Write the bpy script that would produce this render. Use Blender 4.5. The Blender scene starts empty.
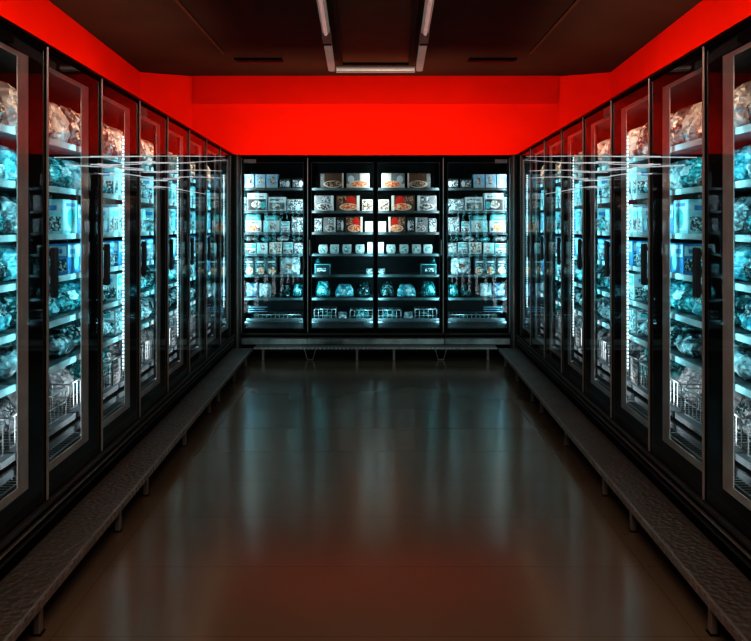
import bpy, bmesh, math, random
from mathutils import Vector, Matrix, noise as mn
PI = math.pi
S = bpy.context.scene
C = S.collection
F = 786.0                    # focal length in pixels of a 751-pixel-wide frame
CAMZ = 1.40                  # eye height
YB = 8.39                    # front plane of the back freezers
XW, SH = 1.28, 0.0261        # side freezers: front plane x = +-(XW + SH*y)
ZT, ZD0 = 2.157, 0.26        # freezer top, door bottom
PITCH, Y0 = 0.70, 3.256      # side door width and a measured door joint

# ------------------------------------------------------------------ materials
MATS = {}
def nodes(m):
    m.use_nodes = True
    nt = m.node_tree
    return nt, nt.nodes, nt.links

def pm(name, col, rough=0.5, metal=0.0, var=0.15, scale=8.0, spec=0.5, emit=None, estr=0.0, bump=0.0, bscale=60.0, coat=0.0):
    if name in MATS: return MATS[name]
    m = bpy.data.materials.new(name); nt, N, L = nodes(m)
    b = N['Principled BSDF']
    b.inputs['Roughness'].default_value = rough
    b.inputs['Metallic'].default_value = metal
    b.inputs['Specular IOR Level'].default_value = spec
    b.inputs['Coat Weight'].default_value = coat
    tc = N.new('ShaderNodeTexCoord')
    nz = N.new('ShaderNodeTexNoise'); nz.inputs['Scale'].default_value = scale; nz.inputs['Detail'].default_value = 4
    L.new(tc.outputs['Object'], nz.inputs['Vector'])
    rp = N.new('ShaderNodeValToRGB')
    rp.color_ramp.elements[0].position = 0.3; rp.color_ramp.elements[1].position = 0.7
    rp.color_ramp.elements[0].color = tuple(c*(1-var) for c in col)+(1,)
    rp.color_ramp.elements[1].color = tuple(min(1, c*(1+var)) for c in col)+(1,)
    L.new(nz.outputs['Fac'], rp.inputs['Fac']); L.new(rp.outputs['Color'], b.inputs['Base Color'])
    if emit:
        b.inputs['Emission Color'].default_value = emit+(1,); b.inputs['Emission Strength'].default_value = estr
    if bump:
        n2 = N.new('ShaderNodeTexNoise'); n2.inputs['Scale'].default_value = bscale; n2.inputs['Detail'].default_value = 3
        bp = N.new('ShaderNodeBump'); bp.inputs['Strength'].default_value = bump; bp.inputs['Distance'].default_value = 0.01
        L.new(tc.outputs['Object'], n2.inputs['Vector']); L.new(n2.outputs['Fac'], bp.inputs['Height'])
        L.new(bp.outputs['Normal'], b.inputs['Normal'])
    MATS[name] = m
    return m

def patchy(name, c1, c2, c3, scale=14.0, rough=0.3, vor=True, spec=0.5, bump=0.0):
    """printed / crinkled film: three colours in irregular patches"""
    if name in MATS: return MATS[name]
    m = bpy.data.materials.new(name); nt, N, L = nodes(m)
    b = N['Principled BSDF']; b.inputs['Roughness'].default_value = rough; b.inputs['Specular IOR Level'].default_value = spec
    tc = N.new('ShaderNodeTexCoord')
    oi = N.new('ShaderNodeObjectInfo')
    add = N.new('ShaderNodeVectorMath'); add.operation = 'MULTIPLY_ADD'
    L.new(oi.outputs['Random'], add.inputs[0]); add.inputs[1].default_value = (9, 7, 5); L.new(tc.outputs['Object'], add.inputs[2])
    if vor:
        t = N.new('ShaderNodeTexVoronoi'); t.inputs['Scale'].default_value = scale
        out = t.outputs['Color']
        sp = N.new('ShaderNodeSeparateColor'); L.new(t.outputs['Color'], sp.inputs[0]); out = sp.outputs[0]
    else:
        t = N.new('ShaderNodeTexNoise'); t.inputs['Scale'].default_value = scale; t.inputs['Detail'].default_value = 5
        t.inputs['Distortion'].default_value = 1.2
        out = t.outputs['Fac']
    L.new(add.outputs[0], t.inputs['Vector'])
    rp = N.new('ShaderNodeValToRGB'); e = rp.color_ramp.elements
    if vor: p = (0.25, 0.5, 0.8)
    else: p = (0.45, 0.57, 0.72)
    e[0].position = p[0]; e[0].color = c1+(1,)
    e[1].position = p[2]; e[1].color = c3+(1,)
    k = e.new(p[1]); k.color = c2+(1,)
    L.new(out, rp.inputs['Fac']); L.new(rp.outputs['Color'], b.inputs['Base Color'])
    if bump:
        v = N.new('ShaderNodeTexVoronoi'); v.inputs['Scale'].default_value = 28; v.feature = 'F1'
        L.new(add.outputs[0], v.inputs['Vector'])
        bp = N.new('ShaderNodeBump'); bp.inputs['Strength'].default_value = bump; bp.inputs['Distance'].default_value = 0.02
        L.new(v.outputs['Distance'], bp.inputs['Height']); L.new(bp.outputs['Normal'], b.inputs['Normal'])
    MATS[name] = m
    return m

def glass_mat():
    m = bpy.data.materials.new('door_glass'); nt, N, L = nodes(m)
    N.remove(N['Principled BSDF']); o = N['Material Output']
    tr = N.new('ShaderNodeBsdfTransparent'); tr.inputs[0].default_value = (0.93, 0.99, 1.0, 1)
    gl = N.new('ShaderNodeBsdfGlossy'); gl.inputs['Roughness'].default_value = 0.015; gl.inputs[0].default_value = (0.95, 0.97, 1, 1)
    # Schlick reflectance, the same from both faces of the pane
    ge = N.new('ShaderNodeNewGeometry'); dt = N.new('ShaderNodeVectorMath'); dt.operation = 'DOT_PRODUCT'
    L.new(ge.outputs['Incoming'], dt.inputs[0]); L.new(ge.outputs['Normal'], dt.inputs[1])
    ab = N.new('ShaderNodeMath'); ab.operation = 'ABSOLUTE'; L.new(dt.outputs['Value'], ab.inputs[0])
    su = N.new('ShaderNodeMath'); su.operation = 'SUBTRACT'; su.inputs[0].default_value = 1.0; L.new(ab.outputs[0], su.inputs[1])
    pw = N.new('ShaderNodeMath'); pw.operation = 'POWER'; pw.inputs[1].default_value = 5.0; L.new(su.outputs[0], pw.inputs[0])
    fr = N.new('ShaderNodeMath'); fr.operation = 'MULTIPLY_ADD'; fr.inputs[1].default_value = 0.80; fr.inputs[2].default_value = 0.032; L.new(pw.outputs[0], fr.inputs[0])
    tc = N.new('ShaderNodeTexCoord'); nz = N.new('ShaderNodeTexNoise'); nz.inputs['Scale'].default_value = 2.2; nz.inputs['Detail'].default_value = 1
    bp = N.new('ShaderNodeBump'); bp.inputs['Strength'].default_value = 0.10; bp.inputs['Distance'].default_value = 0.012
    L.new(tc.outputs['Object'], nz.inputs['Vector']); L.new(nz.outputs['Fac'], bp.inputs['Height']); L.new(bp.outputs['Normal'], gl.inputs['Normal'])
    mx = N.new('ShaderNodeMixShader')
    L.new(fr.outputs[0], mx.inputs[0]); L.new(tr.outputs[0], mx.inputs[1]); L.new(gl.outputs[0], mx.inputs[2])
    L.new(mx.outputs[0], o.inputs['Surface'])
    return m

def floor_mat():
    m = bpy.data.materials.new('floor_tiles'); nt, N, L = nodes(m)
    b = N['Principled BSDF']
    tc = N.new('ShaderNodeTexCoord'); br = N.new('ShaderNodeTexBrick')
    br.offset = 0.0; br.inputs['Scale'].default_value = 1.0
    br.inputs['Brick Width'].default_value = 2.2; br.inputs['Row Height'].default_value = 0.55
    br.inputs['Mortar Size'].default_value = 0.002; br.inputs['Mortar Smooth'].default_value = 0.2
    br.inputs['Color1'].default_value = (0.235, 0.17, 0.115, 1); br.inputs['Color2'].default_value = (0.24, 0.174, 0.118, 1)
    br.inputs['Mortar'].default_value = (0.17, 0.10, 0.065, 1)
    mp = N.new('ShaderNodeMapping'); mp.inputs['Location'].default_value = (1.1, 0.07, 0); L.new(tc.outputs['Object'], mp.inputs['Vector']); L.new(mp.outputs[0], br.inputs['Vector'])
    nz = N.new('ShaderNodeTexNoise'); nz.inputs['Scale'].default_value = 1.2; nz.inputs['Detail'].default_value = 2
    L.new(tc.outputs['Object'], nz.inputs['Vector'])
    mr = N.new('ShaderNodeMapRange'); mr.inputs['To Min'].default_value = 0.17; mr.inputs['To Max'].default_value = 0.19
    L.new(nz.outputs['Fac'], mr.inputs['Value']); L.new(mr.outputs[0], b.inputs['Roughness'])
    mm = N.new('ShaderNodeMix'); mm.data_type = 'RGBA'; mm.blend_type = 'MULTIPLY'; mm.inputs[0].default_value = 0.25
    L.new(br.outputs['Color'], mm.inputs[6]); L.new(nz.outputs['Fac'], mm.inputs[7])
    L.new(mm.outputs[2], b.inputs['Base Color'])
    b.inputs['Specular IOR Level'].default_value = 0.62; b.inputs['Specular Tint'].default_value = (0.78, 0.84, 0.76, 1)
    bp = N.new('ShaderNodeBump'); bp.inputs['Strength'].default_value = 0.02; bp.inputs['Distance'].default_value = 0.004
    n3 = N.new('ShaderNodeTexNoise'); n3.inputs['Scale'].default_value = 30; L.new(tc.outputs['Object'], n3.inputs['Vector'])
    L.new(n3.outputs['Fac'], bp.inputs['Height']); L.new(bp.outputs['Normal'], b.inputs['Normal'])
    return m

def checker_plate():
    m = bpy.data.materials.new('tread_plate'); nt, N, L = nodes(m)
    b = N['Principled BSDF']; b.inputs['Metallic'].default_value = 0.55; b.inputs['Roughness'].default_value = 0.33
    b.inputs['Base Color'].default_value = (0.26, 0.215, 0.185, 1)
    tc = N.new('ShaderNodeTexCoord'); v = N.new('ShaderNodeTexVoronoi'); v.inputs['Scale'].default_value = 42
    L.new(tc.outputs['Object'], v.inputs['Vector'])
    bp = N.new('ShaderNodeBump'); bp.inputs['Strength'].default_value = 0.9; bp.inputs['Distance'].default_value = 0.008
    L.new(v.outputs['Distance'], bp.inputs['Height']); L.new(bp.outputs['Normal'], b.inputs['Normal'])
    nz = N.new('ShaderNodeTexNoise'); nz.inputs['Scale'].default_value = 5; L.new(tc.outputs['Object'], nz.inputs['Vector'])
    mr = N.new('ShaderNodeMapRange'); mr.inputs['To Min'].default_value = 0.25; mr.inputs['To Max'].default_value = 0.5
    L.new(nz.outputs['Fac'], mr.inputs['Value']); L.new(mr.outputs[0], b.inputs['Roughness'])
    return m

def led_mat():
    m = bpy.data.materials.new('led_dots'); nt, N, L = nodes(m)
    b = N['Principled BSDF']; b.inputs['Base Color'].default_value = (0.3, 0.35, 0.36, 1)
    tc = N.new('ShaderNodeTexCoord'); sp = N.new('ShaderNodeSeparateXYZ'); L.new(tc.outputs['Object'], sp.inputs[0])
    mu = N.new('ShaderNodeMath'); mu.operation = 'MULTIPLY'; mu.inputs[1].default_value = 2*PI/0.022
    L.new(sp.outputs['Z'], mu.inputs[0])
    si = N.new('ShaderNodeMath'); si.operation = 'SINE'; L.new(mu.outputs[0], si.inputs[0])
    mr = N.new('ShaderNodeMapRange'); mr.inputs['From Min'].default_value = -0.3; mr.inputs['From Max'].default_value = 0.5
    mr.inputs['To Min'].default_value = 0.2; mr.inputs['To Max'].default_value = 2.6
    L.new(si.outputs[0], mr.inputs['Value'])
    b.inputs['Emission Color'].default_value = (0.72, 0.95, 1.0, 1)
    L.new(mr.outputs[0], b.inputs['Emission Strength'])
    return m

M = dict(
    black=pm('black_frame', (0.006, 0.006, 0.006), 0.6, spec=0.08),
    blackp=pm('black_plastic', (0.045, 0.045, 0.047), 0.35, spec=0.3),
    band=pm('grey_inner_frame', (0.55, 0.54, 0.52), 0.5),
    bandb=pm('dark_inner_frame', (0.06, 0.075, 0.08), 0.4, 0.2),
    chrome=pm('brushed_aluminium', (0.55, 0.52, 0.49), 0.32, 0.55),
    steel=pm('worn_steel', (0.38, 0.35, 0.33), 0.36, 0.4),
    dsteel=pm('dark_steel', (0.03, 0.028, 0.027), 0.3, 0.7),
    interior=pm('case_interior', (0.030, 0.042, 0.046), 0.55),
    shelf=pm('shelf_metal', (0.13, 0.15, 0.16), 0.45, 0.2),
    rail=pm('price_rail', (0.45, 0.49, 0.5), 0.4, var=0.3, scale=5),
    fascia=pm('fascia_steel_glints', (0.42, 0.48, 0.48), 0.4, 0.2, var=0.9, scale=2.6), edge=pm('bright_edge', (0.6, 0.62, 0.62), 0.35, 0.3, var=0.4, scale=30),  # fascia is pale and patchy to imitate reflected glints
    railb=pm('dull_price_rail', (0.07, 0.105, 0.11), 0.45, var=0.8, scale=6),
    sill=pm('sill_metal', (0.09, 0.083, 0.078), 0.34, 0.3),
    post=pm('post_metal', (0.13, 0.17, 0.175), 0.3, 0.5),  # teal lightening stands in for reflections on the post
    joint=pm('grey_joint', (0.10, 0.09, 0.08), 0.6, emit=(1, 0.85, 0.72), estr=0.02),  # small glow added to keep the connector neutral grey
    streak=pm('reflection_streak', (0.8, 0.85, 0.86), 0.4, var=0.5, scale=3, emit=(0.85, 0.95, 1.0), estr=0.35),  # self-glowing white that stands in for reflections on the door glass
    wire=pm('zinc_wire', (0.5, 0.52, 0.53), 0.3, 0.7),
    red=pm('red_paint', (0.80, 0.024, 0.002), 0.8, var=0.05, scale=1.5, bump=0.03, spec=0.05),
    red2=pm('deep_red_paint', (0.64, 0.018, 0.002), 0.8, var=0.06, scale=1.5, bump=0.03, spec=0.05),
    ceil=pm('brown_ceiling', (0.034, 0.02, 0.011), 0.8, var=0.25, scale=1.2),
    panel=pm('brown_ceiling_panel', (0.10, 0.05, 0.022), 0.7, var=0.2, scale=2),
    batten=pm('batten_housing', (0.16, 0.15, 0.14), 0.55, 0.0, emit=(1, 0.9, 0.78), estr=0.10),  # slight glow added so the housing stays pale and neutral
    tube=pm('faint_glow_tube', (0.8, 0.78, 0.75), 0.3, emit=(1, 0.93, 0.86), estr=0.16),  # faint glow added to a tube that is not lit
    white=pm('white_card', (0.58, 0.63, 0.64), 0.45, var=0.08),
    ivory=pm('ivory_card', (0.72, 0.68, 0.6), 0.45, var=0.1),
    bluec=pm('pale_blue_card', (0.33, 0.56, 0.72), 0.4, var=0.25, scale=30),
    deepblue=pm('blue_card', (0.06, 0.26, 0.50), 0.4, var=0.3, scale=20),
    tealc=pm('teal_card', (0.07, 0.40, 0.42), 0.4, var=0.3, scale=25),
    aquac=pm('aqua_card', (0.32, 0.66, 0.68), 0.4, var=0.25, scale=18),
    greyc=pm('grey_card', (0.22, 0.23, 0.23), 0.4, var=0.35, scale=40),
    brownc=pm('brown_card', (0.11, 0.055, 0.03), 0.4, var=0.4, scale=30),
    darkc=pm('dark_card', (0.03, 0.034, 0.036), 0.35, var=0.4, scale=40),
    redc=pm('red_card', (0.62, 0.03, 0.015), 0.4, var=0.15),
    foodo=patchy('orange_food', (0.75, 0.10, 0.02), (0.80, 0.30, 0.10), (0.85, 0.62, 0.42), 90),
    foodb=patchy('brown_food', (0.05, 0.022, 0.012), (0.22, 0.09, 0.04), (0.52, 0.36, 0.25), 90),
    foodg=patchy('grey_food', (0.03, 0.03, 0.03), (0.17, 0.16, 0.15), (0.55, 0.53, 0.5), 90),
    foodp=patchy('pale_food', (0.12, 0.10, 0.08), (0.5, 0.36, 0.26), (0.8, 0.75, 0.7), 70),
    print_=patchy('small_print', (0.015, 0.03, 0.035), (0.12, 0.16, 0.17), (0.7, 0.76, 0.77), 110),
    tubm=pm('tub_plastic', (0.50, 0.60, 0.60), 0.35, var=0.1),
    lidm=patchy('tub_lid', (0.10, 0.34, 0.35), (0.28, 0.55, 0.55), (0.62, 0.78, 0.77), 60),
    sign=pm('price_card', (0.015, 0.03, 0.035), 0.4),
    seal=pm('bag_seal', (0.55, 0.70, 0.72), 0.3),
    plate=pm('maker_plate', (0.42, 0.40, 0.38), 0.4, 0.3, var=0.3, scale=60),
    led=led_mat(), glass=glass_mat(), floor=floor_mat(), tread=checker_plate(),
)
BAG = {
    'teal': patchy('teal_film', (0.01, 0.10, 0.11), (0.06, 0.42, 0.44), (0.50, 0.80, 0.80), 9, 0.2, False, 0.8, 0.7),
    'aqua': patchy('aqua_film', (0.05, 0.30, 0.36), (0.25, 0.62, 0.68), (0.75, 0.90, 0.90), 8, 0.2, False, 0.8, 0.7),
    'silver': patchy('silver_film', (0.06, 0.08, 0.085), (0.34, 0.38, 0.39), (0.80, 0.82, 0.82), 10, 0.18, False, 0.8, 0.7),
    'dark green': patchy('dark_green_film', (0.004, 0.02, 0.022), (0.02, 0.10, 0.10), (0.30, 0.48, 0.46), 10, 0.2, False, 0.8, 0.7),
    'white': patchy('white_film', (0.25, 0.30, 0.32), (0.62, 0.67, 0.68), (0.88, 0.9, 0.9), 9, 0.22, False, 0.7, 0.7),
    'pale blue': patchy('pale_blue_film', (0.16, 0.24, 0.36), (0.45, 0.60, 0.72), (0.85, 0.9, 0.92), 10, 0.22, False, 0.7, 0.7),
}

# ------------------------------------------------------------------ mesh building
def ident(s, d, z): return Vector((s, d, z))
def mapL(s, d, z): return Vector((-(XW+SH*s)-d, s, z))
def mapR(s, d, z): return Vector(((XW+SH*s)+d, s, z))
def mapB(s, d, z): return Vector((s, YB+d, z))
BANK = {'L': mapL, 'R': mapR, 'B': mapB}
ROT = {'L': PI/2, 'R': -PI/2, 'B': 0.0}

class MB:
    def __init__(self, f=ident):
        self.bm = bmesh.new(); self.f = f; self.mats = []
    def mi(self, m):
        if m is None: m = M['black']
        if m not in self.mats: self.mats.append(m)
        return self.mats.index(m)
    def box(self, a0, a1, b0, b1, c0, c1, m=None):
        i = self.mi(m); f = self.f
        v = [self.bm.verts.new(f(a, b, c)) for a in (a0, a1) for b in (b0, b1) for c in (c0, c1)]
        for q in ((0,1,3,2), (4,6,7,5), (0,4,5,1), (2,3,7,6), (0,2,6,4), (1,5,7,3)):
            fc = self.bm.faces.new([v[k] for k in q]); fc.material_index = i
        return self
    def ring(self, a0, a1, b0, b1, c0, c1, wl, wr, wb, wt, m=None):
        """a frame: box with a rectangular opening, made of mitre-less bars"""
        self.box(a0, a0+wl, b0, b1, c0, c1, m); self.box(a1-wr, a1, b0, b1, c0, c1, m)
        self.box(a0+wl, a1-wr, b0, b1, c0, c0+wb, m); self.box(a0+wl, a1-wr, b0, b1, c1-wt, c1, m)
        return self
    def poly(self, pts, m=None):
        fc = self.bm.faces.new([self.bm.verts.new(self.f(*p)) for p in pts]); fc.material_index = self.mi(m)
        return self
    def tube(self, pts, r, m=None, n=8, caps=True, mapped=True):
        i = self.mi(m)
        P = [self.f(*p) if mapped else Vector(p) for p in pts]
        rings = []
        for k, p in enumerate(P):
            t = (P[min(k+1, len(P)-1)]-P[max(k-1, 0)]).normalized()
            u = t.orthogonal().normalized() if abs(t.z) < 0.9 else t.cross(Vector((0, 1, 0))).normalized()
            if abs(t.z) < 0.9: u = t.cross(Vector((0, 0, 1))).normalized()
            w = t.cross(u)
            rr = r[k] if isinstance(r, (list, tuple)) else r
            rings.append([self.bm.verts.new(p+(u*math.cos(2*PI*j/n)+w*math.sin(2*PI*j/n))*rr) for j in range(n)])
        for a, b in zip(rings, rings[1:]):
            for j in range(n):
                fc = self.bm.faces.new((a[j], a[(j+1) % n], b[(j+1) % n], b[j])); fc.material_index = i; fc.smooth = n > 4
        if caps:
            for rg in (rings[0], rings[-1]):
                fc = self.bm.faces.new(rg); fc.material_index = i
        return self
    def disc(self, cx, y, cz, rx, rz, m=None, n=18):
        return self.poly([(cx+rx*math.cos(2*PI*k/n), y, cz+rz*math.sin(2*PI*k/n)) for k in range(n)], m)
    def build(self, name, parent=None, base=None, bevel=0.0, normals=True, smooth=False):
        if base is None: base = Vector(parent['_b']) if parent is not None and '_b' in parent else Vector((0, 0, 0))
        if normals: bmesh.ops.recalc_face_normals(self.bm, faces=self.bm.faces)
        bmesh.ops.translate(self.bm, verts=self.bm.verts, vec=-Vector(base))
        if smooth:
            for fc in self.bm.faces: fc.smooth = True
        me = bpy.data.meshes.new(name); self.bm.to_mesh(me); self.bm.free()
        for m in self.mats: me.materials.append(m)
        o = bpy.data.objects.new(name, me); C.objects.link(o)
        if parent is not None:
            o.parent = parent; o['_b'] = list(base)
        else:
            o.location = base; o['_b'] = list(base)
        if bevel:
            bv = o.modifiers.new('bevel', 'BEVEL'); bv.width = bevel; bv.segments = 2; bv.limit_method = 'ANGLE'
        return o

def tag(o, label, cat, group=None):
    o['label'] = label; o['category'] = cat
    if group: o['group'] = group
    return o
def empty(name, loc, label, cat, group=None):
    o = bpy.data.objects.new(name, None); C.objects.link(o); o.location = loc; o['_b'] = list(loc)
    o.empty_display_size = 0.1
    return tag(o, label, cat, group)
def struct(o):
    o['kind'] = 'structure'; return o

# ------------------------------------------------------------------ room shell
ZC = 3.23
def wx(y): return 2.65+0.05*(y-6.36)          # side red wall, half width at depth y
YF = -3.0
YA, XA = 9.35, 2.80
YBW, XBW = 9.60, 2.24
outline = [(-wx(YF), YF), (wx(YF), YF), (XA, YA), (XBW, YBW), (-XBW, YBW), (-XA, YA)]
b = MB(); b.poly([(x, y, 0) for x, y in outline], M['floor'])
for (x0, y0), (x1, y1) in zip(outline, outline[1:]+outline[:1]):
    b.poly([(x0, y0, 0), (x1, y1, 0), (x1, y1, -0.1), (x0, y0, -0.1)], M['floor'])
o = struct(b.build('floor', normals=False))
for p in o.data.polygons:
    pass
b = MB(); b.poly([(x, y, ZC) for x, y in reversed(outline)], M['ceil'])
b.poly([(x, y, ZC+0.1) for x, y in outline], M['ceil'])
struct(b.build('ceiling', normals=False))
def wall(name, p, q, m, z0=0.0, z1=ZC, t=0.08):
    (x0, y0), (x1, y1) = p, q
    d = Vector((x1-x0, y1-y0, 0)).normalized(); n = Vector((d.y, -d.x, 0))*t
    if n.dot(Vector((-(x0+x1)/2, 3-(y0+y1)/2, 0))) > 0: n = -n
    b = MB(); i = b.mi(m)
    v = [b.bm.verts.new(c) for c in ((x0,y0,z0), (x1,y1,z0), (x1,y1,z1), (x0,y0,z1))]
    w = [b.bm.verts.new(Vector(c.co)+n) for c in v]
    b.bm.faces.new(v); b.bm.faces.new(w[::-1])
    for k in range(4): b.bm.faces.new((v[k], v[(k+1) % 4], w[(k+1) % 4], w[k]))
    return struct(b.build(name))
wall('wall_left', outline[0], outline[5], M['red'])
wall('wall_right', outline[1], outline[2], M['red'])
wall('wall_back', outline[4], outline[3], M['red'])
wall('wall_back_left', outline[5], outline[4], M['red'])
wall('wall_back_right', outline[2], outline[3], M['red'])
wall('wall_front', outline[0], outline[1], M['ceil'])
# upper red band that steps out a little from the back wall
b = MB(); b.box(-XBW+0.02, XBW-0.02, YBW-0.03, YBW, 2.89, ZC, M['red2']); struct(b.build('trim_1', base=(0, YBW, 2.89)))
# faint ceiling joints
for k, sx in enumerate((-1, 1)):
    b = MB(); x0 = sx*1.62
    b.box(min(x0, x0+0.03), max(x0, x0+0.03), 1.0, 8.3, ZC-0.012, ZC, M['panel']); struct(b.build('trim_%d' % (k+2), base=(x0, 4.6, ZC-0.012)))

# ------------------------------------------------------------------ ceiling lights
zf = 3.10
def splay(sx):            # the battens spread a little towards the back, like the freezers
    return lambda x, y, z: Vector((x-sx*0.0245*(8.6-y), y, z))
def strip(sx, word):
    t = empty('strip_light', (sx*0.481, 5.6, zf), 'long pale fluorescent batten along the %s edge of the brown ceiling panel' % word, 'ceiling light', 'battens along the ceiling panel')
    x = sx*0.481
    b = MB(splay(sx)); b.box(x-0.034, x+0.034, 2.6, 7.02, zf+0.02, zf+0.07, M['batten']); b.build('housing', t, bevel=0.006)
    b = MB(splay(sx)); b.tube([(x, 2.65, zf+0.005), (x, 6.98, zf+0.005)], 0.017, M['tube'], 10); b.build('tube', t)
    b = MB(splay(sx)); b.box(x-0.04, x+0.04, 7.02, 7.40, zf-0.005, zf+0.075, M['joint']); b.box(x-0.04, x+0.04, 7.33, 7.36, zf-0.012, zf, M['black'])
    o = b.build('connector', t, bevel=0.005); o['label'] = 'dark grey connector box'
    b = MB(splay(sx)); b.box(x-0.036, x+0.036, 7.40, 8.62, zf+0.0, zf+0.07, M['batten'])
    b.tube([(x, 8.62, zf+0.0), (x, 8.62, zf+0.07)], 0.036, M['batten'], 14); b.build('cover', t, bevel=0.006)
    for yy in (3.2, 5.6, 8.2):
        b = MB(splay(sx)); b.box(x-0.012, x+0.012, yy-0.02, yy+0.02, zf+0.07, ZC, M['dsteel']); b.build('bracket', t)
    return t
strip(-1, 'left'); strip(1, 'right')
t = empty('strip_light', (0, 8.74, zf), 'pale fluorescent batten across the far end of the brown ceiling panel', 'ceiling light')
b = MB(); b.box(-0.44, 0.44, 8.70, 8.76, zf+0.005, zf+0.065, M['batten']); b.build('housing', t, bevel=0.006)
b = MB(); b.tube([(-0.43, 8.68, zf+0.03), (0.43, 8.68, zf+0.03)], 0.015, M['tube'], 8); b.build('tube', t)
for sx in (-1, 1):
    b = MB(); b.box(sx*0.2-0.02, sx*0.2+0.02, 8.69, 8.75, zf+0.065, ZC, M['dsteel']); b.build('bracket', t)
t = empty('ceiling_panel', (0, 5.6, 3.17), 'brown rectangular panel let into the ceiling between the battens', 'ceiling panel')
def taper(x, y, z): return Vector((x*(1-0.068*(8.6-y)*0.9), y, z))
b = MB(taper); b.box(-0.36, 0.36, 2.6, 8.60, 3.19, ZC, M['panel']); b.build('board', t)
b = MB(taper); b.box(-0.40, -0.36, 2.6, 8.60, 3.16, ZC, M['ceil']); b.box(0.36, 0.40, 2.6, 8.60, 3.16, ZC, M['ceil'])
b.box(-0.40, 0.40, 8.60, 8.64, 3.16, ZC, M['ceil']); b.box(-0.40, 0.40, 2.56, 2.60, 3.16, ZC, M['ceil']); b.build('rim', t, bevel=0.004)
for sx, w in ((-1, 'left'), (1, 'right')):
    t = empty('ceiling_vent', (sx*1.28, 8.62, ZC), 'long dark slot vent in the ceiling, %s of the battens' % w, 'vent', 'slot vents in the ceiling')
    b = MB(); b.box(sx*1.28-0.26, sx*1.28+0.26, 8.55, 8.69, ZC-0.02, ZC, M['black']); b.build('frame', t, bevel=0.006)
    b = MB()
    for k in range(4): b.box(sx*1.28-0.24, sx*1.28+0.24, 8.565+k*0.03, 8.58+k*0.03, ZC-0.028, ZC-0.02, M['dsteel'])
    b.build('louvre', t)

# ------------------------------------------------------------------ freezers
SIDE_LEVELS = [1.80, 1.58, 1.36, 1.16, 0.955, 0.745, 0.46]
BACK_LEVELS = [1.81, 1.562, 1.33, 1.097, 0.87, 0.62, 0.36]
ORD = ['first', 'second', 'third', 'fourth', 'fifth', 'sixth', 'seventh', 'eighth', 'ninth', 'tenth']

def lamp(bank, s, d, z, size, power, col, ds, tilt=0.0, h=1.0):
    """an area lamp on the inside of a door stile, or the added warm one at the header; shines into the case, leaning by ds along it"""
    f = BANK[bank]; p = f(s, d, z); dirn = (f(s+ds, d+1.0, z+tilt)-f(s, d, z)).normalized()
    la = bpy.data.lights.new('case_or_added_lamp', 'AREA'); la.shape = 'RECTANGLE'; la.size = size[0]; la.size_y = size[1]
    la.energy = power; la.color = col
    o = bpy.data.objects.new('case_or_added_lamp', la); C.objects.link(o); o.location = p
    up = Vector((0, 0, 1))
    zax = -dirn; xax = up.cross(zax).normalized(); yax = zax.cross(xax)
    m = Matrix((xax, yax, zax)).transposed().to_4x4(); m.translation = p
    o.matrix_world = m
    return o

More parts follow.
